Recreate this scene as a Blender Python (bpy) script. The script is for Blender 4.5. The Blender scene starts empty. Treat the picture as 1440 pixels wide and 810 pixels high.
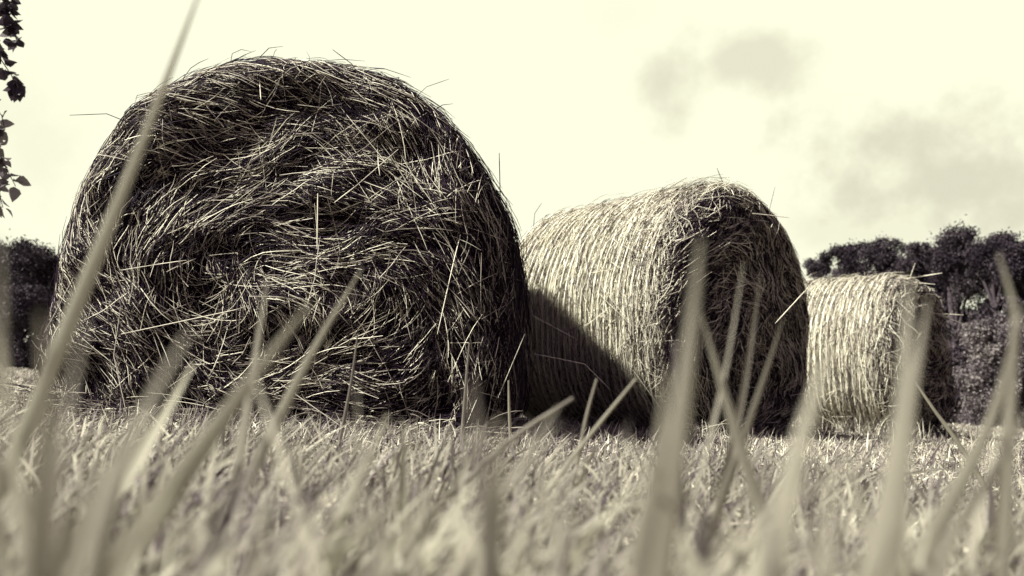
import bpy, math
import numpy as np
from mathutils import Matrix, Vector

rng = np.random.default_rng(11)
S = bpy.context.scene
COL = S.collection
R = math.radians
EXPO = 1.4

# ------------------------------------------------------------------ camera
FPX, W0, H0 = 1130.0, 1440.0, 810.0
CAMZ, PITCH, ROLL = 0.17, R(7.5), R(3.4)
CM = Matrix.Rotation(R(90) + PITCH, 3, 'X') @ Matrix.Rotation(ROLL, 3, 'Z')
CMN = np.array(CM)

def at(px, py, Y):
    """point on the sight line through photo pixel (px,py) at Y metres in front of the camera"""
    d = CMN @ np.array([(px - W0 / 2) / FPX, -(py - H0 / 2) / FPX, -1.0])
    return np.array([0, 0, CAMZ]) + d * (Y / d[1])

cam = bpy.data.cameras.new('camera')
cam.sensor_width = 36
cam.lens = FPX / W0 * 36
cam.clip_start = 0.02
cam.clip_end = 2000
cam.dof.use_dof = True
cam.dof.focus_distance = 2.45
cam.dof.aperture_fstop = cam.lens / 7.0
co = bpy.data.objects.new('camera', cam)
COL.objects.link(co)
co.matrix_world = Matrix.Translation((0, 0, CAMZ)) @ CM.to_4x4()
S.camera = co

# ------------------------------------------------------------------ noise
_T = rng.random((64, 64, 64))
def vnoise(p):
    i = np.floor(p).astype(int)
    f = p - i
    f = f * f * (3 - 2 * f)
    out = 0
    for a in (0, 1):
        for b in (0, 1):
            for c in (0, 1):
                w = (f[..., 0] if a else 1 - f[..., 0]) * (f[..., 1] if b else 1 - f[..., 1]) * (f[..., 2] if c else 1 - f[..., 2])
                out = out + w * _T[(i[..., 0] + a) % 64, (i[..., 1] + b) % 64, (i[..., 2] + c) % 64]
    return out
def n3(x, y, z, s=1.0, o=0.0):
    p = np.stack(np.broadcast_arrays(np.asarray(x, float), np.asarray(y, float), np.asarray(z, float)), -1) * s + o + 20.37
    return vnoise(p) * 2 - 1
def fbm(x, y, z, s=1.0, o=0.0):
    return n3(x, y, z, s, o) * .6 + n3(x, y, z, s * 2.1, o + 7) * .3 + n3(x, y, z, s * 4.3, o + 13) * .15
def nrm(v):
    return v / np.maximum(np.linalg.norm(v, axis=-1, keepdims=True), 1e-9)

# ------------------------------------------------------------------ mesh helpers
def tag(o, label=None, cat=None, group=None, kind=None):
    for k, v in (('label', label), ('category', cat), ('group', group), ('kind', kind)):
        if v:
            o[k] = v
    return o

def build(name, V, F, mat, parent=None, tone=None, smooth=True, loc=None):
    V = np.asarray(V, np.float32).reshape(-1, 3)
    F = np.asarray(F, np.int32)
    me = bpy.data.meshes.new(name)
    n, k = F.shape
    me.vertices.add(len(V))
    me.vertices.foreach_set('co', V.ravel())
    me.loops.add(n * k)
    me.loops.foreach_set('vertex_index', F.ravel())
    me.polygons.add(n)
    me.polygons.foreach_set('loop_start', np.arange(0, n * k, k, dtype=np.int32))
    me.polygons.foreach_set('use_smooth', np.full(n, smooth))
    if tone is not None:
        a = me.attributes.new('tone', 'FLOAT', 'POINT')
        a.data.foreach_set('value', np.asarray(tone, np.float32).ravel())
    me.update(calc_edges=True)
    me.materials.append(mat)
    o = bpy.data.objects.new(name, me)
    COL.objects.link(o)
    if parent is not None:
        o.parent = parent
    if loc is not None:
        o.location = loc
    return o

class Acc:
    def __init__(s):
        s.V, s.F, s.T, s.n = [], [], [], 0
    def add(s, V, F, T):
        s.V.append(V.reshape(-1, 3)); s.F.append(F + s.n); s.T.append(T.ravel()); s.n += s.V[-1].shape[0]
    def build(s, name, mat, parent=None, smooth=True, loc=None):
        V = np.concatenate(s.V)
        if loc is not None:
            V = V - np.asarray(loc)
        return build(name, V, np.concatenate(s.F), mat, parent, np.concatenate(s.T), smooth, loc)

def empty(name, loc, rz=0.0):
    o = bpy.data.objects.new(name, None)
    o.empty_display_size = .1
    COL.objects.link(o)
    o.location = loc
    o.rotation_euler = (0, 0, rz)
    return o

def prisms(P, rad, tone, sides=3):
    """many stalks at once: P (N,K,3) polylines, rad (N,) -> three-sided tapering tubes"""
    N, K, _ = P.shape
    t = nrm(np.gradient(P, axis=1))
    ref = nrm(rng.normal(size=(N, 1, 3)))
    b = nrm(np.cross(t, ref)); c = np.cross(t, b)
    prof = np.ones(K); prof[-1] = .45; prof[0] = .7
    r = rad[:, None, None] * prof[None, :, None]
    V = np.stack([P + r * (math.cos(a) * b + math.sin(a) * c) for a in np.arange(sides) * 2 * math.pi / sides], 2)
    idx = np.arange(N * K * sides).reshape(N, K, sides)
    a0, a1 = idx[:, :-1], idx[:, 1:]
    F = np.stack([a0, np.roll(a0, -1, 2), np.roll(a1, -1, 2), a1], -1).reshape(-1, 4)
    T = np.broadcast_to(tone[:, None, None], (N, K, sides))
    return V, F, T

def blades(P, wid, side, tone):
    """flat creased leaves: P (N,K,3), wid (N,K), side (N,3)"""
    N, K, _ = P.shape
    t = nrm(np.gradient(P, axis=1))
    s = side[:, None, :] - t * np.sum(side[:, None, :] * t, -1, keepdims=True)
    s = nrm(s)
    up = np.cross(t, s)
    w = wid[..., None]
    V = np.stack([P - s * w * .5 + up * w * .16, P, P + s * w * .5 + up * w * .16], 2)
    idx = np.arange(N * K * 3).reshape(N, K, 3)
    F = np.stack([idx[:, :-1, :-1], idx[:, :-1, 1:], idx[:, 1:, 1:], idx[:, 1:, :-1]], -1).reshape(-1, 4)
    T = np.broadcast_to(tone[:, None, None], (N, K, 3))
    return V, F, T

def tube(pts, radii, sides=8):
    pts = np.asarray(pts, float); K = len(pts)
    t = nrm(np.gradient(pts, axis=0))
    b = nrm(np.cross(t, np.array([.31, .9, .12]))); c = np.cross(t, b)
    a = np.arange(sides) * 2 * math.pi / sides
    V = pts[:, None] + np.asarray(radii)[:, None, None] * (np.cos(a)[None, :, None] * b[:, None] + np.sin(a)[None, :, None] * c[:, None])
    i = np.arange(K * sides).reshape(K, sides)
    F = np.stack([i[:-1], np.roll(i[:-1], -1, 1), np.roll(i[1:], -1, 1), i[1:]], -1).reshape(-1, 4)
    return V.reshape(-1, 3), F, np.full(K * sides, .5)

# ------------------------------------------------------------------ materials
def toned(name, stops, rough=.6, spec=.3, transl=0.0, grain=None, bump=0.0, gscale=40.0):
    """colour from the per-stalk 'tone' value through a ramp"""
    m = bpy.data.materials.new(name); m.use_nodes = True
    nt = m.node_tree; N = nt.nodes; L = nt.links
    bs = N['Principled BSDF']; out = N['Material Output']
    bs.inputs['Roughness'].default_value = rough
    bs.inputs['Specular IOR Level'].default_value = spec
    at_ = N.new('ShaderNodeAttribute'); at_.attribute_name = 'tone'
    rp = N.new('ShaderNodeValToRGB')
    el = rp.color_ramp.elements
    while len(el) < len(stops):
        el.new(.5)
    for e, (p, c) in zip(el, stops):
        e.position = p; e.color = (*c, 1)
    tx = N.new('ShaderNodeTexCoord')
    nz = N.new('ShaderNodeTexNoise'); nz.inputs['Scale'].default_value = gscale; nz.inputs['Detail'].default_value = 4
    L.new(tx.outputs['Object'], nz.inputs['Vector'])
    ad = N.new('ShaderNodeMath'); ad.operation = 'MULTIPLY_ADD'
    L.new(nz.outputs['Fac'], ad.inputs[0]); ad.inputs[1].default_value = grain if grain is not None else .25
    sb = N.new('ShaderNodeMath'); sb.operation = 'SUBTRACT'; L.new(at_.outputs['Fac'], sb.inputs[0]); sb.inputs[1].default_value = (grain if grain is not None else .25) * .5
    L.new(sb.outputs[0], ad.inputs[2])
    L.new(ad.outputs[0], rp.inputs['Fac'])
    L.new(rp.outputs['Color'], bs.inputs['Base Color'])
    if bump:
        bp = N.new('ShaderNodeBump'); bp.inputs['Strength'].default_value = bump; bp.inputs['Distance'].default_value = .01
        L.new(nz.outputs['Fac'], bp.inputs['Height']); L.new(bp.outputs[0], bs.inputs['Normal'])
    if transl:
        tr = N.new('ShaderNodeBsdfTranslucent'); L.new(rp.outputs['Color'], tr.inputs['Color'])
        mx = N.new('ShaderNodeMixShader'); mx.inputs[0].default_value = transl
        L.new(bs.outputs[0], mx.inputs[1]); L.new(tr.outputs[0], mx.inputs[2]); L.new(mx.outputs[0], out.inputs['Surface'])
    return m

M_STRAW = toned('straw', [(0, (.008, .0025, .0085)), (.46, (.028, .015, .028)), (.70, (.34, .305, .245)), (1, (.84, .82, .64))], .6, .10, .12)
M_CORE = toned('packed_hay', [(0, (.005, .0015, .006)), (.5, (.009, .0035, .010)), (1, (.022, .013, .022))], .9, .05, bump=.8, gscale=60)  # near-black purple: deep shade between the straws, put into the colour
M_SIDE = toned('sunlit_hay', [(0, (.22, .19, .18)), (.5, (.60, .58, .47)), (1, (.82, .81, .65))], .9, .1, bump=.9, gscale=90)  # same hay made paler: sun on the netted sides put into the colour
M_NET = toned('net_twine', [(0, (.4, .38, .3)), (1, (.82, .81, .66))], .5, .4, .1)
M_GRASS = toned('grass', [(0, (.036, .022, .034)), (.4, (.158, .137, .130)), (.72, (.37, .352, .272)), (1, (.74, .73, .555))], .6, .15, .22, grain=.18, gscale=60)
M_BLADE = toned('leaf_blade', [(0, (.085, .064, .080)), (.5, (.375, .355, .285)), (1, (.56, .55, .42))], .6, .2, .6, grain=.3, gscale=35)
M_LEAF = toned('tree_leaf', [(0, (.012, .008, .013)), (.5, (.030, .022, .029)), (1, (.15, .132, .135))], .7, .15, .15)
M_BUSHLEAF = toned('bush_leaf', [(0, (.03, .022, .030)), (.5, (.075, .062, .068)), (1, (.25, .23, .21))], .7, .15, .15)
M_TWIGLEAF = toned('broad_leaf', [(0, (.035, .026, .035)), (.5, (.09, .075, .085)), (1, (.26, .24, .23))], .5, .25, .4)
M_BARK = toned('bark', [(0, (.02, .015, .02)), (1, (.09, .075, .08))], .9, .1, bump=.8, gscale=12)
M_GROUND = toned('field_soil', [(0, (.03, .02, .028)), (.45, (.12, .10, .092)), (1, (.32, .30, .23))], .95, .05, grain=1.0, bump=.6, gscale=5)

# ------------------------------------------------------------------ hay bales
RIDGE = .0085
def ridge(s, th, y, ridges):
    ph = (y + s.L / 2) / s.L * ridges + .45 * n3(np.sin(th) * 1.2, y * 3, np.cos(th) * 1.2, 1.0, s.o + 17)
    return RIDGE * np.cos(2 * math.pi * ph)
def smooth01(x):
    x = np.clip(x, 0, 1); return x * x * (3 - 2 * x)

class BaleShape:
    def __init__(s, rad, height, length, seed, relief, bulge=.05, edge=.11, dents=()):
        s.dents = dents
        s.R, s.H, s.L, s.o, s.relief, s.edge, s.bulge = rad, height, length, seed * 9.7, relief, edge, bulge
        s.zc = height - rad
    def outline(s, th):
        x = s.R * np.sin(th); z = s.zc + s.R * np.cos(th)
        low = smooth01((s.zc - z) / s.zc) ** 1.5
        x = x * (1 + s.bulge * low)
        z = .5 * (z + np.sqrt(z * z + .05 ** 2))
        wob = 1 + .015 * n3(np.sin(th) * 1.5, np.cos(th) * 1.5, 0, 1.3, s.o)
        for t0, a, wd in s.dents:
            k = 1 + a * np.exp(-((th - t0) / wd) ** 2)
            x = x * k; z = s.zc + (z - s.zc) * k
        return x * wob, z * (1 + .01 * n3(np.sin(th), np.cos(th), 0, 1.7, s.o + 3))
    def polar(s, x, z):
        """(x,z) on the end -> angle, fraction of the outline radius"""
        th = np.arctan2(x, z - s.zc)
        ox, oz = s.outline(th)
        # the outline point seen along the true direction
        ro = np.hypot(ox, oz - s.zc)
        return th, np.hypot(x, z - s.zc) / np.maximum(ro, 1e-6)
    def face_y(s, x, z):
        th, q = s.polar(x, z)
        e = s.edge / s.R
        k = np.clip((q - (1 - e)) / e, 0, 1.0)
        y = -s.L / 2 - .03 * (1 - np.clip(q, 0, 1) ** 2) + s.edge * (1 - np.sqrt(np.maximum(1 - k * k, 0)))
        rel = fbm(x, z * 1.5, 0, 5.0, s.o) * s.relief + n3(x, z, 0, 2.0, s.o + 31) * s.relief * .6
        return y + rel * (1 - k) ** .5

def face_flow(s, x, z, jitter, wild):
    th, q = s.polar(x, z)
    tang = np.arctan2(-np.sin(th), np.cos(th))            # direction round the rim
    amp = 1.6 - 1.2 * smooth01(q / .95)
    tang = tang + 2.6 * n3(x, z, 0, 2.2, s.o + 61) * (1 - smooth01(q / .6))
    a = tang + (n3(x, z, 0, 3.0, s.o + 51) * 1.7 + n3(x, z, 0, 6.5, s.o + 57) * .8) * amp + jitter
    return np.where(wild > -9, wild, a)

def face_straws(s, n, rad=(.0009, .0017), length=(.05, .27), lift=.034, tilt=.07, tone_mu=.5, stiff=.6):
    m = int(n * 1.35)
    th = rng.uniform(0, 2 * math.pi, m); q = np.sqrt(rng.uniform(0, 1.02, m))
    ox, oz = s.outline(th)
    x = ox * q; z = s.zc + (oz - s.zc) * q
    dens = fbm(x, z, 0, 4.0, s.o + 71)
    keep = rng.random(m) < np.clip(.75 + dens * .9, .12, 1)
    x, z = x[keep][:n], z[keep][:n]
    N = len(x); K = 6
    jit = rng.normal(0, .24, N) + np.where(rng.random(N) < .15, rng.normal(0, 1.0, N), 0)
    wild = np.where(rng.random(N) < .04, rng.uniform(-3.14, 3.14, N), -99)
    Ln = rng.uniform(0, 1, N) ** 1.6 * (length[1] - length[0]) + length[0]
    step = Ln / (K - 1)
    sgn = np.where(rng.random(N) < .5, 1, -1)
    bend = rng.normal(0, .12, N)
    X, Z = [x], [z]
    for k in range(K - 1):
        a = face_flow(s, X[-1], Z[-1], jit + bend * k, wild)
        if k == 0: a0 = a
        a = a0 + stiff * (np.mod(a - a0 + math.pi, 2 * math.pi) - math.pi)
        nx, nz = X[-1] + np.cos(a) * step * sgn, Z[-1] + np.sin(a) * step * sgn
        th, qq = s.polar(nx, nz)
        lim = np.where(qq > 1.0, 1.0 / np.maximum(qq, 1e-6), 1)
        X.append(nx * lim); Z.append(np.maximum(s.zc + (nz - s.zc) * lim, .005))
    X, Z = np.stack(X, 1), np.stack(Z, 1)
    y0 = s.face_y(X, Z)
    off = rng.uniform(.0, 1, N) ** 1.5 * lift
    tl = np.abs(rng.normal(0, tilt, N)) * Ln
    t = np.linspace(-.5, .5, K)
    y = y0 - off[:, None] - tl[:, None] * t * np.where(rng.random(N) < .5, 1, -1)[:, None] - .004
    P = np.stack([X, y, Z], -1)
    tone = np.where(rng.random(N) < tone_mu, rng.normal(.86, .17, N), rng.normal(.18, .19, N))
    tone = np.clip(tone + n3(x, z, 0, 5, s.o + 90) * .10, 0, 1)
    return prisms(P, rng.uniform(*rad, N), tone)

def side_point(s, th, y, up):
    ox, oz = s.outline(th)
    e = s.edge
    k = np.clip((-s.L / 2 + e - y) / e, 0, 1); k2 = np.clip((y - s.L / 2 + e) / e, 0, 1)
    dr = e * (1 - np.sqrt(np.maximum(1 - np.maximum(k, k2) ** 2, 0)))
    nx, nz = np.sin(th), np.cos(th)
    return np.stack([ox + nx * (up - dr), y + 0 * ox, np.maximum(oz + nz * (up - dr), .004)], -1)

def side_straws(s, n, ridges=0, tone_mu=.6, length=(.06, .22), up=.012, jit=.16, rad=(.0009, .0017), th_rng=(-2.8, 2.8), yb=1.0, tone_sd=.18):
    th = rng.uniform(*th_rng, n)
    y = -s.L / 2 + s.L * rng.uniform(0, 1, n) ** yb
    if ridges:
        p = s.L / ridges
        kk = np.round((y + s.L / 2) / p)
        y = -s.L / 2 + kk * p + rng.normal(0, .20, n) * p - .45 * p * n3(np.sin(th) * 1.2, y * 3, np.cos(th) * 1.2, 1.0, s.o + 17)
        y = np.where(rng.random(n) < .25, rng.uniform(-s.L / 2, s.L / 2, n), y)
    K = 5
    Ln = rng.uniform(0, 1, n) ** 1.5 * (length[1] - length[0]) + length[0]
    a = rng.normal(0, jit * (.5 if ridges else 1), n) + np.where(rng.random(n) < (.05 if ridges else .12), rng.normal(0, .9, n), 0)
    t = np.linspace(-.5, .5, K)
    TH = th[:, None] + (Ln * np.cos(a) / s.R)[:, None] * t
    YY = y[:, None] + (Ln * np.sin(a))[:, None] * t + rng.normal(0, .01, n)[:, None] * t * t * 4
    YY = np.clip(YY, -s.L / 2 - .01, s.L / 2 + .01)
    if ridges:
        rg = ridge(s, TH, YY, ridges)
    else:
        rg = fbm(TH * s.R, YY, 0, 6, s.o + 5) * .02
    u = rng.uniform(0, 1, n) ** 2 * up
    tl = np.abs(rng.normal(0, .02 if ridges else .06, n)) * Ln
    U = rg + u[:, None] + tl[:, None] * (t + .5) * 1.0
    P = side_point(s, TH, YY, U)
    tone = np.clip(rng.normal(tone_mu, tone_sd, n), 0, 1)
    return prisms(P, rng.uniform(*rad, n), tone)

def core_mesh(s, inset, ridges=0, seg=160):
    th = np.linspace(-math.pi, math.pi, seg, endpoint=False)
    rows, ny = [], 130 if ridges else 40
    ox, oz = s.outline(th)
    for q in np.linspace(.02, .985, 40):
        x, z = ox * q, s.zc + (oz - s.zc) * q
        rows.append(np.stack([x, s.face_y(x, z) + inset, z], -1))
    for y in np.linspace(-s.L / 2 + s.edge * .7, s.L / 2, ny):
        up = -inset * .5 + (ridge(s, th, np.full(seg, y), ridges) if ridges else 0)
        rows.append(side_point(s, th, np.full(seg, y), up + .004 * n3(np.sin(th), y, np.cos(th), 14, s.o)))
    for q in np.linspace(.9, .02, 8):
        rows.append(np.stack([ox * q, np.full(seg, s.L / 2 - .01), s.zc + (oz - s.zc) * q], -1))
    V = np.stack(rows)
    K = len(rows)
    i = np.arange(K * seg).reshape(K, seg)
    F = np.stack([i[:-1], i[1:], np.roll(i[1:], -1, 1), np.roll(i[:-1], -1, 1)], -1)
    V = V.reshape(-1, 3)
    T = .5 + .5 * n3(V[:, 0], V[:, 1], V[:, 2], 8, s.o)
    return V, F, T, 39 * seg

def bale(label, base, rz, s, nf, ns, ridges, side_mu, face_mu, group, rscale=1.0, **kw):  # side_mu and face_mu put sunlit sides and shaded ends into straw tone
    root = empty('hay_bale', base, rz)
    tag(root, label, 'hay bale', group)
    V, F, T, cut = core_mesh(s, .022, ridges)
    Ff = F[:39].reshape(-1, 4); Fs = F[39:].reshape(-1, 4)
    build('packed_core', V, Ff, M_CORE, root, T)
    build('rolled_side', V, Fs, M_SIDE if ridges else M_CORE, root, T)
    rr = (.0008 * rscale, .0015 * rscale)
    a = Acc(); a.add(*face_straws(s, nf, tone_mu=face_mu, rad=rr, **kw))
    a.add(*face_straws(s, nf // 7, (.0009 * rscale, .0016 * rscale), (.08, .27), .045, .16, .72, .3))
    a.build('end_face', M_STRAW, root)
    a = Acc()
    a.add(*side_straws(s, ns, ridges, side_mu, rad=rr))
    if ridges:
        a.add(*side_straws(s, 3000, 0, .92, (.10, .34), .055, .14, rr, yb=7.0))  # extra pale straws lighten by colour the shoulder that the sun leaves dark
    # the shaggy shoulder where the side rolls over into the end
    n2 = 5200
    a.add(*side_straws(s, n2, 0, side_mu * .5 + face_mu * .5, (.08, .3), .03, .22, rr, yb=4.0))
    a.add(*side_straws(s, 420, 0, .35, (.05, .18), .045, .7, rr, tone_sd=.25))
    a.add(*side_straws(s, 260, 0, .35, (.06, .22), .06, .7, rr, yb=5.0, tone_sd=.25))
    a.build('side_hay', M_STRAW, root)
    if ridges:
        a = Acc()
        th = np.linspace(-2.8, 2.8, 80)
        for k in range(ridges + 1):
            for d in (.0,):
                y = -s.L / 2 + (k + d) * s.L / ridges
                if abs(y) > s.L / 2 - .03: continue
                P = side_point(s, th, y + .006 * n3(th * 4, k, d, 1, s.o) - .45 * s.L / ridges * n3(np.sin(th) * 1.2, y * 3, np.cos(th) * 1.2, 1.0, s.o + 17), .017 + .003 * n3(th * 7, k, d + 5, 1, s.o))
                V, F_, T_ = tube(P, np.full(len(th), .0025 * rscale), 4)
                a.add(V, F_, np.full(len(V), .6) + .4 * n3(V[:, 0], V[:, 1], V[:, 2], 6, s.o))
        a.build('net_wrap', M_NET, root)
    return root

def local(root, p):
    m = Matrix.Rotation(-root.rotation_euler.z, 3, 'Z')
    return np.array(m @ (Vector(p) - root.location))

def stray(root, pix, Y, r, tone, n=7):
    """one long loose straw sticking out of a bale; pix are sight lines, Y its distance at each"""
    pts = np.array([local(root, at(px, py, y)) for (px, py), y in zip(pix, Y)])
    t = np.linspace(0, len(pts) - 1, n)
    P = np.stack([np.interp(t, np.arange(len(pts)), pts[:, i]) for i in range(3)], -1)
    V, F, T = prisms(P[None], np.array([r]), np.array([tone]), 4)
    return build('stray_straw', V, F, M_STRAW, root, T)

BG = 'round hay bales lying in the mown field'
Y1 = 2.58
s1 = BaleShape(.755, 1.275, 1.8, 1, .05, .24, .13, ((-.78, .06, .42), (.08, -.02, .3), (-1.85, .03, .40), (1.6, .02, .5)))  # unseen back end lengthened so its shadow reaches across the middle bale
c1 = at(391, 560, Y1); c1 = np.array([c1[0], Y1 + s1.L / 2 + .02, 0])
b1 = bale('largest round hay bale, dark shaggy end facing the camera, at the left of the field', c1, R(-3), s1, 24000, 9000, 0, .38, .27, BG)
s2 = BaleShape(.71, 1.35, 1.25, 2, .045, .18, .13)
c2 = at(1028, 560, 4.25); c2 = np.array([c2[0] - .36, 4.25 + .44, 0])
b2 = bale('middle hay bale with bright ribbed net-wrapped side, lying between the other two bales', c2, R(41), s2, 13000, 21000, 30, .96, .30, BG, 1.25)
s3 = BaleShape(.655, 1.29, 1.2, 3, .08, .18, .17)
c3 = at(1285, 560, 6.4); c3 = np.array([c3[0] - .42, 6.4 + .36, 0])
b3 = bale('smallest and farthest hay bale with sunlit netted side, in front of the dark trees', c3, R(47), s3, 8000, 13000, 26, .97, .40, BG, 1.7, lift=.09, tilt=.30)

for pix, Y, r, t in [
    ([(98, 162), (150, 160), (250, 200), (300, 212)], [2.5, 2.5, 2.53, 2.6], .0013, .25),
    ([(468, 70), (495, 90), (530, 150)], [2.62, 2.6, 2.5], .0014, .1),
    ([(560, 160), (600, 122), (632, 111)], [2.6, 2.62, 2.6], .0010, .25),
    ([(665, 262), (640, 360), (615, 470)], [2.56, 2.50, 2.50], .0016, 1.0),
    ([(447, 272), (446, 350)], [2.46, 2.46], .0018, 1.0),
    ([(702, 215), (704, 300)], [2.66, 2.64], .0018, .05),
    ([(170, 380), (220, 372), (262, 366)], [2.47, 2.46, 2.47], .0015, .95),
    ([(150, 300), (75, 445), (62, 468)], [2.62, 2.55, 2.52], .0013, .8),
    ([(170, 470), (330, 436), (350, 430)], [2.44, 2.43, 2.45], .0014, .9),
    ([(365, 110), (367, 140)], [2.58, 2.55], .0018, 1.0),
    ([(560, 210), (500, 262), (470, 285)], [2.5, 2.46, 2.48], .0016, .95),
    ([(741, 330), (738, 420)], [2.9, 2.8], .0012, .05),
    ([(180, 590), (160, 500), (170, 430)], [2.45, 2.47, 2.5], .0015, .85),
    ([(395, 540), (480, 600), (520, 612)], [2.40, 2.38, 2.38], .0014, .9),
    ([(700, 560), (738, 470)], [2.55, 2.56], .0014, .9),
]:
    stray(b1, pix, Y, r, t)
for pix, Y, r, t in [
    ([(748, 443), (812, 478)], [3.6, 3.6], .0024, 1.0),
    ([(748, 497), (822, 512), (858, 548)], [3.6, 3.6, 3.6], .0024, .95),
    ([(1030, 285), (1017, 258), (1008, 236)], [4.2, 4.25, 4.2], .0022, .2),
    ([(1070, 330), (1082, 295), (1090, 262)], [4.15, 4.3, 4.3], .0014, .2),
    ([(1022, 285), (1021, 326)], [3.98, 3.98], .0022, .9),
    ([(1090, 455), (1136, 405)], [3.95, 4.0], .0026, .9),
    ([(1058, 300), (1110, 306)], [4.05, 4.1], .0022, .9),
    ([(748, 345), (752, 300), (762, 285)], [4.9, 4.8, 4.7], .0020, .1),
    ([(890, 520), (930, 575), (945, 600)], [3.85, 3.8, 3.8], .0024, .9),
]:
    stray(b2, pix, Y, r, t)
for pix, Y, r, t in [
    ([(1250, 396), (1325, 384)], [6.3, 6.2], .0040, 1.0),
    ([(1255, 394), (1315, 400)], [6.3, 6.2], .0035, 1.0),
    ([(1275, 404), (1287, 370)], [6.3, 6.2], .0034, .9),
    ([(1265, 398), (1278, 418)], [6.25, 6.2], .0034, .95),
    ([(1300, 440), (1355, 443)], [6.35, 6.3], .0034, .95),
    ([(1285, 428), (1360, 458)], [6.35, 6.3], .0032, .8),
    ([(1310, 500), (1342, 485)], [6.4, 6.35], .0030, .9),
    ([(1225, 475), (1258, 505)], [6.1, 6.05], .0036, 1.0),
]:
    stray(b3, pix, Y, r, t)

# ------------------------------------------------------------------ ground and mown grass
g = np.linspace(-1, 1, 161); g = np.sign(g) * np.abs(g) ** 3 * 400
gx, gy = np.meshgrid(g, g)
gz = .008 * n3(gx, gy, 0, 1.5) * (np.hypot(gx, gy) < 30) - .004
i = np.arange(161 * 161).reshape(161, 161)
GF = np.stack([i[:-1, :-1], i[:-1, 1:], i[1:, 1:], i[1:, :-1]], -1).reshape(-1, 4)
tag(build('ground', np.stack([gx, gy, gz], -1), GF, M_GROUND, None, .5 + .25 * n3(gx, gy, 0, .6).ravel()), kind='structure')

def in_bale(x, y):
    k = np.zeros(len(x), bool)
    for c, rz, s in ((c1, R(-3), s1), (c2, R(41), s2), (c3, R(47), s3)):
        dx, dy = x - c[0], y - c[1]
        u = dx * math.cos(rz) + dy * math.sin(rz); v = -dx * math.sin(rz) + dy * math.cos(rz)
        k |= (np.abs(u) < s.R * .55) & (np.abs(v) < s.L * .5 - .02)
    return k

def field(n, d0, d1, pw, hmin, hmax, wmin, wmax, K=4, lean=.5, mu=.5, sd=.2, fan=.95):
    t = rng.random(n)
    d = (d0 ** pw + (d1 ** pw - d0 ** pw) * t) ** (1 / pw)
    x = rng.uniform(-fan, fan, n) * (d + .25); y = d
    k = ~in_bale(x, y); x, y, d = x[k], y[k], d[k]; n = len(x)
    tuft = n3(x, y, 0, 5, 3)
    h = rng.uniform(hmin, hmax, n) * (1 + .35 * tuft)
    az = rng.normal(.3, 1.5, n)
    ln = np.abs(rng.normal(lean, lean * .6, n))
    tt = np.linspace(0, 1, K)
    bend = ln[:, None] * h[:, None] * tt ** 1.7
    curl = rng.uniform(.6, 1.05, n)
    P = np.stack([x[:, None] + np.cos(az)[:, None] * bend, y[:, None] + np.sin(az)[:, None] * bend,
                  h[:, None] * (tt - (1 - curl[:, None]) * tt ** 3) - .006], -1)
    w = rng.uniform(wmin, wmax, n)[:, None] * np.minimum(1, (1.04 - tt) * 2.2)[None] ** .8
    sa = rng.uniform(0, 2 * math.pi, n)
    side = np.stack([np.cos(sa), np.sin(sa), np.zeros(n)], -1)
    tone = np.clip(rng.normal(mu, sd, n) + .10 * n3(x, y, 0, 2.2, 40), 0, 1)
    return blades(P, w, side, tone)

def litter(n, d0, d1, pw, ln, r, mu=.6):
    t = rng.random(n); d = (d0 ** pw + (d1 ** pw - d0 ** pw) * t) ** (1 / pw)
    x = rng.uniform(-.95, .95, n) * (d + .25); y = d
    k = ~in_bale(x, y); x, y = x[k], y[k]; n = len(x)
    L = rng.uniform(*ln, n); a = rng.uniform(0, 6.28, n); K = 4; tt = np.linspace(-.5, .5, K)
    cv = rng.normal(0, .3, n)
    z = rng.uniform(.008, .035, n)
    P = np.stack([x[:, None] + L[:, None] * (np.cos(a)[:, None] * tt - np.sin(a)[:, None] * cv[:, None] * tt ** 2),
                  y[:, None] + L[:, None] * (np.sin(a)[:, None] * tt + np.cos(a)[:, None] * cv[:, None] * tt ** 2),
                  z[:, None] + L[:, None] * rng.normal(0, .22, n)[:, None] * tt], -1)
    P[..., 2] = np.maximum(P[..., 2], .004)
    return prisms(P, rng.uniform(r[0], r[1], n), np.clip(rng.normal(mu, .22, n), 0, 1))

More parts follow.
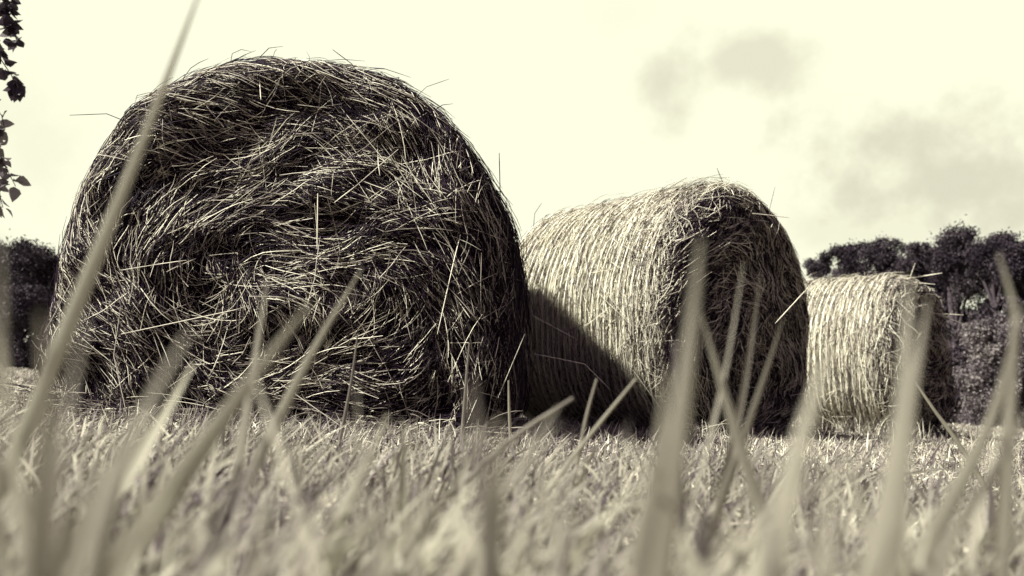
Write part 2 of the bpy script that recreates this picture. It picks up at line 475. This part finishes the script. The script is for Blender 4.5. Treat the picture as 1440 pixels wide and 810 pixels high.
a = Acc()
a.add(*field(60000, .9, 4.5, 1.5, .025, .066, .0022, .0048, 4, .45, .55, .29))
a.add(*field(5500, 1.1, 2.5, 1.2, .06, .105, .0025, .005, 6, .35, .50, .22))
a.add(*field(4200, 2.4, 5.5, 1.2, .06, .115, .003, .006, 6, .35, .52, .22))
a.add(*field(6500, .9, 2.8, 1.4, .03, .075, .0035, .0075, 7, 1.0, .68, .22))
a.add(*field(45000, 3.5, 9, 1.5, 0.030, .065, .004, .007, 4, .5, .58, .29))
a.add(*field(30000, 8, 25, 1.5, .04, .08, .010, .018, 3, .6, .62, .18))
a.add(*field(24000, 24, 90, 1.4, .05, .10, .03, .07, 3, .6, .62, .15))
def tufts(c, rz, s, n, hmax):
    # uncut tufts the mower left along the foot of a bale
    th = rng.random(n)
    front = rng.random(n) < .6
    u = np.where(front, rng.uniform(-s.R, s.R, n), -s.R * .8 - np.abs(rng.normal(.05, .08, n)))
    v = np.where(front, -s.L / 2 - np.abs(rng.normal(.04, .10, n)), rng.uniform(-s.L / 2, s.L / 2, n))
    x = c[0] + u * math.cos(rz) - v * math.sin(rz); y = c[1] + u * math.sin(rz) + v * math.cos(rz)
    k = n3(x, y, 0, 6, 71) + .35 * th > .05
    x, y = x[k], y[k]; m = len(x)
    h = hmax * rng.uniform(.35, 1, m); az = rng.uniform(0, 6.28, m); ln = np.abs(rng.normal(.3, .25, m)); tt = np.linspace(0, 1, 6)
    b = ln[:, None] * h[:, None] * tt ** 1.8
    P = np.stack([x[:, None] + np.cos(az)[:, None] * b, y[:, None] + np.sin(az)[:, None] * b, h[:, None] * (tt - .2 * tt ** 3) - .006], -1)
    w = rng.uniform(.0025, .0055, m)[:, None] * np.minimum(1, (1.04 - tt) * 2.0)[None] ** .8
    sa = rng.uniform(0, 6.28, m)
    return blades(P, w, np.stack([np.cos(sa), np.sin(sa), np.zeros(m)], -1), np.clip(rng.normal(.58, .24, m), 0, 1))
a.add(*tufts(c1, R(-3), s1, 900, .13))
a.add(*tufts(c2, R(41), s2, 1100, .15))
a.add(*tufts(c3, R(47), s3, 1600, .24))
tag(a.build('mown_grass', M_GRASS), kind='stuff', label='short pale mown grass covering the field around the bales')
a = Acc()
a.add(*litter(16000, .8, 4.5, 1.5, (.04, .16), (.0008, .0018), .66))
a.add(*litter(9000, 4, 10, 1.5, (.05, .2), (.0018, .003), .7))
tag(a.build('fallen_hay', M_STRAW), kind='stuff', label='loose cut hay scattered over the mown grass')
a = Acc()
a.add(*field(6500, .42, 1.5, 1.3, .06, .125, .003, .0065, 7, .5, .44, .22, fan=.8))
a.add(*field(700, .24, .5, 1.2, .07, .135, .003, .006, 8, .5, .50, .15, fan=.8))
a.add(*field(470, .17, .42, 1.3, .105, .165, .004, .009, 8, .35, .48, .22, fan=.8))
tag(a.build('meadow_grass', M_BLADE), kind='stuff', label='longer uncut grass low in the foreground close to the camera')

# hay spilled along the foot of each bale
def skirt(root, s, n, r):
    K = 5
    x = rng.uniform(-s.R * 1.0, s.R * 1.0, n); y = -s.L / 2 + rng.normal(-.03, .06, n)
    L = rng.uniform(.06, .22, n); az = rng.normal(0, .9, n) + np.where(rng.random(n) < .5, 0, math.pi)
    el = np.abs(rng.normal(.25, .3, n)); tt = np.linspace(0, 1, K)
    z = np.abs(rng.normal(.015, .03, n))
    P = np.stack([x[:, None] + (L * np.cos(az) * np.cos(el))[:, None] * tt, y[:, None] - .4 * np.abs(L * np.sin(az))[:, None] * tt,
                  np.maximum(z[:, None] + (L * np.sin(el))[:, None] * (tt - .5 * tt ** 2), .004)], -1)
    V, F, T = prisms(P, rng.uniform(*r, n), np.clip(rng.normal(.45, .28, n), 0, 1))
    build('hanging_hay', V, F, M_STRAW, root, T)
skirt(b1, s1, 1300, (.0009, .0017))
skirt(b2, s2, 700, (.0012, .002))
skirt(b3, s3, 1200, (.0016, .0028))

# ------------------------------------------------------------------ single grass blades near the lens
def blade(label, tip, mid, low, d, wpx, tone=.55, dd=0.0, name='grass_blade', stalk=False):
    pt, pm, pl = at(*tip, d + dd), at(*mid, d + dd * .5), at(*low, d)
    dv = pl - pm
    if dv[2] > -.02: dv[2] = -.02
    pb = pl + dv * (max(pl[2], 0) + .004) / -dv[2] if pl[2] > 0 else pl
    if np.linalg.norm(pb[:2] - pl[:2]) > .10:
        pb = np.array([*(pl[:2] + (pb[:2] - pl[:2]) / np.linalg.norm(pb[:2] - pl[:2]) * .10), -.004])
    ctrl = np.array([pb, pl, pm, pt])
    u = np.concatenate([[0], np.cumsum(np.linalg.norm(np.diff(ctrl, axis=0), axis=1))]); u /= u[-1]
    t = np.linspace(0, 1, 22)
    # smooth curve through the four points (monotone parameter, Lagrange-free Catmull)
    m = np.gradient(ctrl, u, axis=0)
    P = np.zeros((22, 3))
    for k in range(3):
        sel = (t >= u[k]) & (t <= u[k + 1] + 1e-9)
        h = u[k + 1] - u[k]; q = ((t[sel] - u[k]) / h)[:, None]
        P[sel] = (2 * q**3 - 3 * q**2 + 1) * ctrl[k] + (q**3 - 2 * q**2 + q) * h * m[k] + (-2 * q**3 + 3 * q**2) * ctrl[k + 1] + (q**3 - q**2) * h * m[k + 1]
    w = wpx * d / FPX
    o0 = P[0].copy()
    if stalk:
        V, F, T = tube(P - o0, w * .5 * (1 - .62 * t ** 1.4) * (1 + .12 * n3(t * 6, w * 900, 0)), 7)
        T = np.full(len(V), tone)
    else:
        prof = np.minimum(1, (1.03 - t) * 1.9) ** .8 * (.72 + .28 * np.minimum(1, t * 2.5))
        sa = rng.normal(0, .45)
        V, F, T = blades((P - o0)[None], (w * prof)[None], np.array([[math.cos(sa), math.sin(sa), 0]]), np.array([tone]))
    o = build(name, V, F, M_BLADE, None, T, loc=o0)
    tag(o, label, 'grass', 'blurred grass blades standing close to the camera')
    return o

blade('tallest pale grass blade, crossing the big bale\'s left side and leaving through the top', (286, -25), (185, 235), (85, 480), .46, 24, .74)
blade('wide pale blade leaning right with its blunt tip before the big bale', (436, 426), (352, 535), (262, 660), .36, 40, .6)
blade('slim blade leaning right, its tip highest against the big bale\'s middle', (510, 376), (436, 500), (385, 600), .62, 17, .62)
blade('upright narrow blade left of the wide leaning one, before the big bale', (376, 392), (360, 490), (342, 600), .58, 17, .52)
blade('bright-edged pointed blade leaning right below the big bale\'s lower left', (272, 512), (205, 630), (120, 760), .44, 30, .8)
blade('very blurred broad blade leaning right at the big bale\'s lower left corner', (262, 470), (195, 590), (120, 760), .24, 50, .45)
blade('second broad blurred blade rising from the lower left corner behind the pointed one', (215, 560), (160, 680), (95, 800), .26, 56, .6)
blade('blunt pale blade leaning right just below the big bale\'s foot', (546, 582), (498, 690), (445, 810), .48, 23, .68)
blade('short upright pale blade right of the blunt one below the big bale', (566, 588), (567, 680), (560, 790), .62, 18, .66)
blade('dark purplish stalk lying low and slanting right under the big bale', (520, 636), (440, 690), (350, 745), .34, 17, .12, stalk=True)
blade('dark short stalk near the bottom edge, below the dark slanting one', (338, 668), (308, 740), (280, 820), .32, 22, .10, stalk=True)
blade('dark slanted blade near the bottom middle left', (440, 700), (395, 770), (350, 840), .34, 24, .2)
blade('thick stalk leaning far right in front of the dark gap between big and middle bale', (806, 560), (730, 610), (640, 690), .72, 13, .38, stalk=True)
blade('thin pale stalk leaning right with its tip against the middle bale\'s dark side', (894, 533), (822, 622), (735, 740), .85, 9, .6, stalk=True)
blade('short thin stalk standing before the middle bale\'s darkest lower side', (839, 533), (826, 580), (812, 650), .95, 8, .45, stalk=True)
blade('broadest blurred blade, upright, its tip on the middle bale\'s end face', (986, 335), (968, 500), (925, 810), .27, 44, .55)
blade('wide blurred blade rising just left of the broadest one in front of the middle bale', (940, 520), (925, 660), (890, 830), .26, 46, .58)
blade('slim upright blade leaning right before the middle bale\'s dark end', (1047, 368), (1020, 530), (970, 740), .50, 20, .55)
blade('thin faint blade just right of the slim upright one on the middle bale\'s end', (1070, 382), (1050, 530), (1010, 720), .62, 14, .42)
blade('blade leaning left that forms a V with the slim upright one', (986, 440), (1018, 550), (1070, 720), .46, 22, .58)
blade('narrow leaning blade before the middle bale\'s lower right edge', (1102, 448), (1062, 570), (1010, 720), .6, 14, .5)
blade('broad smudged pale blade leaning right between the middle and the farthest bale', (1166, 490), (1125, 620), (1078, 830), .25, 54, .66)
blade('broad upright blurred blade standing in front of the farthest bale', (1278, 392), (1272, 560), (1232, 830), .27, 46, .6)
blade('second blurred blade behind the broad upright one, before the farthest bale\'s end', (1306, 420), (1280, 580), (1250, 800), .34, 26, .5)
blade('folded leaf tip pointing up left beside the right-hand trees', (1404, 356), (1428, 440), (1424, 520), .40, 25, .58)
blade('pale blade climbing right to meet the folded leaf tip at the right edge', (1440, 430), (1395, 590), (1310, 760), .40, 26, .58)
blade('blade hanging in at the right edge, leaning right above the field', (1470, 540), (1400, 660), (1330, 770), .36, 24, .42)
blade('pale short straw leaning left at the foot of the farthest bale', (1288, 538), (1312, 574), (1335, 605), 1.6, 8, .8, stalk=True)
blade('wide smeared blade at the left edge, tip level with the left trees\' foot', (58, 440), (66, 540), (52, 760), .20, 52, .55)
blade('second smeared blade at the left edge with darker colour', (118, 450), (95, 560), (62, 780), .22, 46, .36)
blade('darkest smear in the lower left corner, low and very blurred', (64, 640), (58, 720), (40, 840), .21, 60, .02)
blade('dark smear at the bottom edge, left of the wide dark one below the middle bale', (1002, 745), (1000, 790), (990, 860), .22, 56, .08)
blade('pale wide smear in the lower left, between the dark corner and the pointed blade', (158, 610), (128, 700), (80, 850), .2, 54, .62)
blade('pale wide smear low at left, leaning right under the pointed blade', (248, 655), (205, 730), (140, 860), .22, 50, .7)
blade('wide pale smear low at right, between the two blades before the farthest bale', (1178, 640), (1168, 720), (1150, 860), .22, 46, .6)
blade('wide pale smear in the lower right, leaning right under the folded leaf', (1372, 690), (1345, 760), (1300, 870), .22, 44, .55)
blade('blade at the extreme left edge, tip before the dark trees', (2, 450), (12, 560), (28, 760), .28, 26, .66)
blade('faint upright smear at the extreme left in front of the trees', (-4, 332), (-2, 430), (-14, 640), .19, 34, .6)
blade('dark vertical stalk beside the broadest blade below the middle bale', (948, 480), (954, 620), (962, 770), .5, 12, .14, stalk=True)
blade('wide dark smear at the bottom edge below the middle bale\'s right side', (1078, 668), (1082, 740), (1090, 850), .22, 40, .22)
blade('wide pale smear at the bottom middle, between big and middle bale', (704, 590), (700, 690), (684, 840), .25, 48, .6)
blade('pale leaning blade low between the pale smear and the thin stalk', (790, 640), (745, 730), (690, 840), .38, 22, .58)
blade('pale blade low at right, leaning left toward the farthest bale\'s foot', (1190, 640), (1215, 730), (1240, 840), .34, 24, .62)
blade('narrow blade rising in the lower right corner before the open field', (1406, 600), (1380, 700), (1352, 840), .4, 20, .6)
blade('thin tall stalk standing against the big bale\'s lower right', (660, 482), (655, 540), (650, 610), 1.7, 6, .35, stalk=True)
blade('thin stalk standing against the big bale\'s lower middle', (503, 470), (495, 530), (482, 600), 1.6, 6, .3, stalk=True)
blade('thin stalk standing against the big bale\'s right corner at its foot', (715, 535), (716, 575), (718, 620), 1.9, 6, .55, stalk=True)

# ------------------------------------------------------------------ trees
def crown_leaves(blobs, n, leaf, mu):
    c = np.array([b[:3] for b in blobs]); r = np.array([b[3] for b in blobs])
    p = r ** 2 / np.sum(r ** 2)
    k = rng.choice(len(blobs), n, p=p)
    d = nrm(rng.normal(size=(n, 3)))
    rr = r[k] * (rng.uniform(.1, 1, n) ** .5) * (1 + .45 * n3(d[:, 0] * 2 + k, d[:, 1] * 2, d[:, 2] * 2, 2.2)) * np.where(rng.random(n) < .18, 1.35, 1)
    P = c[k] + d * rr[:, None] * np.array([1, 1, .85])
    u = nrm(rng.normal(size=(n, 3))); v = nrm(np.cross(u, rng.normal(size=(n, 3))))
    sz = leaf * rng.uniform(.6, 1.3, n)[:, None]
    V = np.stack([P - u * sz, P + v * sz * .55, P + u * sz, P - v * sz * .55], 1)
    F = np.arange(n * 4).reshape(n, 4)
    tone = np.clip(rng.normal(mu, .13, n) + rng.normal(0, .17, len(blobs))[k], 0, 1)
    return V.reshape(-1, 3), F, np.repeat(tone, 4)

def tree(label, px, top, wpx, Y, group, cat='tree', name='deciduous_tree', mat=None, mu=.5, low=.25, n=9000, leaf=.13):
    base = at(px, 560, Y); base[2] = 0
    H = at(px, top, Y)[2]
    wd = wpx / FPX * Y * .5
    root = empty(name, base)
    tag(root, label, cat, group)
    tr = Acc(); bl = []
    bx = rng.normal(0, .03 * H, 2)
    zz = np.linspace(0, H * .8, 8)
    trunk = np.stack([bx[0] * (zz / H) ** 2, bx[1] * (zz / H) ** 2, zz - .1], -1)
    tr.add(*tube(trunk, .028 * H * (1 - .75 * zz / H / .8) + .01, 8))
    nb = 70
    for j in range(nb):
        f = rng.uniform(low, 1) if j > 3 else 1 - .04 * j
        zc = H * f
        if j % 9 == 0: zc = H * rng.uniform(.8, .97)
        env = wd * math.sqrt(max(.04, 1 - ((f - .42) / .64) ** 2))
        a = rng.uniform(0, 6.28); q = env * math.sqrt(rng.random()) * .85
        rb = (.06 + .14 * rng.random() ** 1.5) * min(H, wd * 2.0)
        zc = min(zc, H - rb * rng.uniform(.5, 1.6))
        bl.append((q * math.cos(a), q * math.sin(a), zc, rb))
        if j % 2 == 0:
            z0 = max(.12 * H, zc - .3 * H * rng.uniform(.4, 1)); z0 = min(z0, H * .75)
            p0 = np.array([0, 0, z0]); p1 = np.array([q * math.cos(a), q * math.sin(a), zc])
            t = np.linspace(0, 1, 5)[:, None]
            P = p0 + (p1 - p0) * t + np.array([0, 0, .06 * H]) * np.sin(t * 3.14)
            tr.add(*tube(P, .010 * H * (1 - .8 * t[:, 0]) + .006, 5))
    tr.build('trunk', M_BARK, root)
    V, F, T = crown_leaves(bl, n, leaf, mu)
    build('crown', V, F, mat or M_LEAF, root, T)
    return root

TG = 'dark trees along the far edge of the field'
for args in [
    ('small dark round tree at the left end of the right-hand treeline', 1152, 356, 52, 58),
    ('dark tree with rounded top just above the farthest bale\'s netted side', 1188, 342, 72, 54),
    ('dark broad tree rising behind the farthest bale\'s middle', 1243, 334, 92, 50),
    ('dark tree rising behind the farthest bale\'s shaggy end', 1298, 340, 84, 47),
    ('tallest dark tree of the right-hand treeline, right of the farthest bale', 1346, 320, 112, 44),
    ('dark full tree near the right edge, right of the tallest one', 1402, 330, 104, 42),
    ('dark tree cut by the right edge of the photo', 1456, 340, 112, 40),
]:
    tree(*args, TG, low=.03, n=30000, leaf=.075)
for args in [
    ('dark tree standing farther right, beyond the one at the right edge', 1530, 330, 110, 41),
]:
    tree(*args, TG, low=.03, n=12000, leaf=.10)
for args in [
    ('low broad tree filling the gap behind the farthest bale, in the second row', 1215, 378, 120, 63),
    ('low broad tree in the second row, between the tallest tree and the bale', 1318, 372, 150, 60),
    ('low broad tree in the second row near the right edge', 1422, 372, 170, 60),
]:
    tree(*args, TG, low=.0, n=24000, leaf=.10)
LG = 'dark trees left of the big bale'
for args in [
    ('dark tree at the left edge, tallest of the left group', 14, 340, 120, 42),
    ('dark lower tree touching the big bale\'s left outline', 60, 356, 90, 46),
    ('dark tree mostly hidden behind the big bale\'s left edge', 118, 356, 90, 48),
    ('dark tree outside the left edge of the left group', -60, 330, 140, 44),
]:
    tree(*args, LG, low=.03, n=22000, leaf=.075)
BUG = 'bushes in front of the far trees'
for lab, px, top, w, Y, mu in [
    ('greyish lighter bush under the right-hand trees, near the right edge', 1396, 448, 118, 30, .55),
    ('darker low bush between the farthest bale and the grey bush', 1338, 486, 90, 33, .2),
    ('low dark bush at the right edge, beside the grey bush', 1462, 470, 90, 31, .3),
    ('low dark bush at the foot of the left trees', 18, 400, 110, 34, .15),
    ('low dark bush against the big bale\'s left outline', 80, 420, 110, 35, .12),
]:
    tree(lab, px, top, w, Y, BUG, 'bush', 'bush', M_BUSHLEAF, mu, .02, 20000, .055)

# ------------------------------------------------------------------ leafy tree hanging in at the top left
TX, TY = -4.5, 4.75
lt = empty('broadleaf_tree', (TX, TY, 0))
tag(lt, 'near tree whose leafy hanging twigs reach in at the top left corner', 'tree')
tr = Acc()
zz = np.linspace(-.05, 3.6, 12)
tr.add(*tube(np.stack([.15 * np.sin(zz), .1 * np.cos(zz * 1.3), zz], -1), .075 * (1 - .2 * zz), 10))
tr.build('trunk', M_BARK, lt)
br = Acc(); lv = Acc()
def leaves_on(P, n, size, mu=.45):
    K = len(P)
    t = rng.uniform(.15, 1, n) * (K - 1); i0 = np.minimum(t.astype(int), K - 2); f = (t - i0)[:, None]
    p = P[i0] * (1 - f) + P[i0 + 1] * f
    d = nrm(np.stack([rng.normal(0, .7, n), rng.normal(0, .7, n), rng.normal(-.75, .45, n)], -1))
    sd = nrm(np.cross(d, rng.normal(size=(n, 3)))); up = np.cross(d, sd)
    L = size * rng.uniform(.7, 1.25, n)[:, None]; p = p + d * .02
    prof = [(0, .02), (.18, .30), (.42, .40), (.72, .24), (1, .01)]
    V = np.stack([np.stack([p + d * L * a + up * L * (-.18 * a * a) - sd * L * w + up * L * w * .35, p + d * L * a + up * L * (-.18 * a * a),
                            p + d * L * a + up * L * (-.18 * a * a) + sd * L * w + up * L * w * .35], 1) for a, w in prof], 1)
    i = np.arange(n * 15).reshape(n, 5, 3)
    F = np.stack([i[:, :-1, :-1], i[:, :-1, 1:], i[:, 1:, 1:], i[:, 1:, :-1]], -1).reshape(-1, 4)
    T = np.broadcast_to(np.clip(rng.normal(mu, .22, n), 0, 1)[:, None], (n, 15))
    lv.add(V, F, T)
def limb(p0, p1, sag, r, nl, size=.085, mu=.42, sub=0):
    t = np.linspace(0, 1, 9)[:, None]
    P = np.asarray(p0) + (np.asarray(p1) - p0) * t + np.array([0, 0, sag]) * np.sin(t * math.pi) + .02 * rng.normal(size=(9, 3)) * np.sin(t * math.pi)
    br.add(*tube(P, r * (1 - .75 * t[:, 0]), 6))
    if nl: leaves_on(P, int(nl * (1.4 if size < .08 else 1)), size, mu)
    return P
off = np.array([TX, TY, 0])
# twigs in the picture, where they hang
for (x0, y0), (x1, y1), n_, mu in [((-40, -60), (26, 62), 40, .35), ((-50, 10), (22, 122), 40, .38), ((-55, 90), (6, 180), 12, .35),
                                ((-50, 120), (22, 262), 36, .9), ((-70, -120), (14, 5), 26, .3), ((-60, 170), (4, 292), 20, .95)]:
    limb(at(x0, y0, 4.5) - off, at(x1, y1, 4.5) - off, .05, .008, int(n_ * 1.5), .072, mu)
    limb((.1, 0, 2.2), at(x0, y0, 4.5) - off, .22, .022, 6)
for k in range(46):
    a = rng.uniform(0, 6.28)
    if math.cos(a) > .35: continue
    z0 = rng.uniform(1.3, 3.5); rr = rng.uniform(.5, 1.35) * (1.1 - .15 * z0)
    e = (rr * math.cos(a), rr * math.sin(a), z0 + rng.uniform(-.5, .35))
    limb((.1 * math.sin(z0), 0, z0), e, .15, .018, 45)
br.build('branches', M_BARK, lt)
lv.build('foliage', M_TWIGLEAF, lt)

# ------------------------------------------------------------------ light and sky
SUN = Vector((-.80, -.24, .78)).normalized()
sun = bpy.data.lights.new('sun', 'SUN'); sun.energy = 5.0; sun.angle = R(2.5); sun.color = (1, .965, .90)
so = bpy.data.objects.new('sun', sun); COL.objects.link(so)
so.rotation_euler = SUN.to_track_quat('Z', 'Y').to_euler()
so.location = (-20, -5, 20)

w = bpy.data.worlds.new('World'); S.world = w; w.use_nodes = True
nt = w.node_tree; N = nt.nodes; L = nt.links
bg = N['Background']
def math_(op, a, b=None, c=None, clamp=False):
    n = N.new('ShaderNodeMath'); n.operation = op; n.use_clamp = clamp
    for k, v in enumerate((a, b, c)):
        if v is None: continue
        if isinstance(v, (int, float)): n.inputs[k].default_value = v
        else: L.new(v, n.inputs[k])
    return n.outputs[0]
def dot_(vec, v):
    n = N.new('ShaderNodeVectorMath'); n.operation = 'DOT_PRODUCT'
    L.new(vec, n.inputs[0]); n.inputs[1].default_value = v
    return n.outputs['Value']
def sstep(x, a, b):
    n = N.new('ShaderNodeMapRange'); n.interpolation_type = 'SMOOTHSTEP'
    L.new(x, n.inputs['Value']); n.inputs['From Min'].default_value = a; n.inputs['From Max'].default_value = b
    return n.outputs['Result']
sky = N.new('ShaderNodeTexSky'); sky.sky_type = 'NISHITA'; sky.sun_disc = False
sky.sun_elevation = math.asin(SUN.z); sky.sun_rotation = math.atan2(SUN.x, SUN.y)
bw = N.new('ShaderNodeRGBToBW'); L.new(sky.outputs[0], bw.inputs[0])
tc = N.new('ShaderNodeTexCoord'); D = tc.outputs['Generated']
lum = math_('POWER', bw.outputs[0], .18)
front = sstep(dot_(D, (0, .93, -.36)), -.1, .5)
tint = N.new('ShaderNodeMix'); tint.data_type = 'RGBA'
L.new(front, tint.inputs['Factor'])
tint.inputs[6].default_value = (.18, .118, .215, 1)       # unseen sky half, invented dim lavender to tint and deepen shade facing the camera
tint.inputs[7].default_value = (1.03, 1.03, .79, 1)      # bright cream haze ahead
nz = N.new('ShaderNodeTexNoise'); nz.inputs['Scale'].default_value = 12; nz.inputs['Detail'].default_value = 5; nz.inputs['Roughness'].default_value = .55
L.new(D, nz.inputs['Vector'])
cloud = None
for px, py, wx, wy, amt in [(935, 114, 58, 64, .27), (1064, 82, 70, 40, .25), (1330, 242, 165, 80, .33), (1300, 320, 210, 50, .14), (40, 200, 45, 110, .09), (870, 20, 50, 40, .04)]:
    p0 = np.array([0, 0, CAMZ]); c = nrm(at(px, py, 1) - p0)
    rx = nrm(at(px + 1, py, 1) - at(px - 1, py, 1)); ry = nrm(np.cross(rx, c))
    aa = math_('DIVIDE', dot_(D, tuple(rx)), wx / FPX)
    aa = math_('SUBTRACT', aa, float(np.dot(c, rx)) / (wx / FPX))
    bb = math_('DIVIDE', dot_(D, tuple(ry)), wy / FPX)
    bb = math_('SUBTRACT', bb, float(np.dot(c, ry)) / (wy / FPX))
    q = math_('SQRT', math_('ADD', math_('MULTIPLY', aa, aa), math_('MULTIPLY', bb, bb)))
    q = math_('ADD', q, math_('MULTIPLY_ADD', nz.outputs['Fac'], -2.6, 1.3))
    m = math_('SUBTRACT', 1.0, sstep(q, .2, 1.25))
    m = math_('MULTIPLY', m, amt)
    m = math_('MULTIPLY', m, sstep(dot_(D, tuple(c)), .2, .6))
    cloud = m if cloud is None else math_('MAXIMUM', cloud, m)
flat = math_('MINIMUM', math_('MULTIPLY', lum, 1.3), 1.0)      # the haze ahead is bright enough to burn out
cm = N.new('ShaderNodeMix'); cm.data_type = 'RGBA'
L.new(cloud, cm.inputs['Factor']); L.new(tint.outputs[2], cm.inputs[6]); cm.inputs[7].default_value = (.16, .12, .10, 1)
mul = N.new('ShaderNodeVectorMath'); mul.operation = 'SCALE'
L.new(cm.outputs[2], mul.inputs[0])
L.new(math_('MULTIPLY', flat, 10.0 / 2 ** EXPO), mul.inputs['Scale'])
L.new(mul.outputs[0], bg.inputs['Color'])
bg.inputs['Strength'].default_value = .1

S.render.engine = 'CYCLES'
S.cycles.use_denoising = True
S.cycles.max_bounces = 6
S.cycles.diffuse_bounces = 3
S.view_settings.view_transform = 'Standard'
S.view_settings.look = 'None'
S.view_settings.exposure = EXPO
S.view_settings.gamma = 1
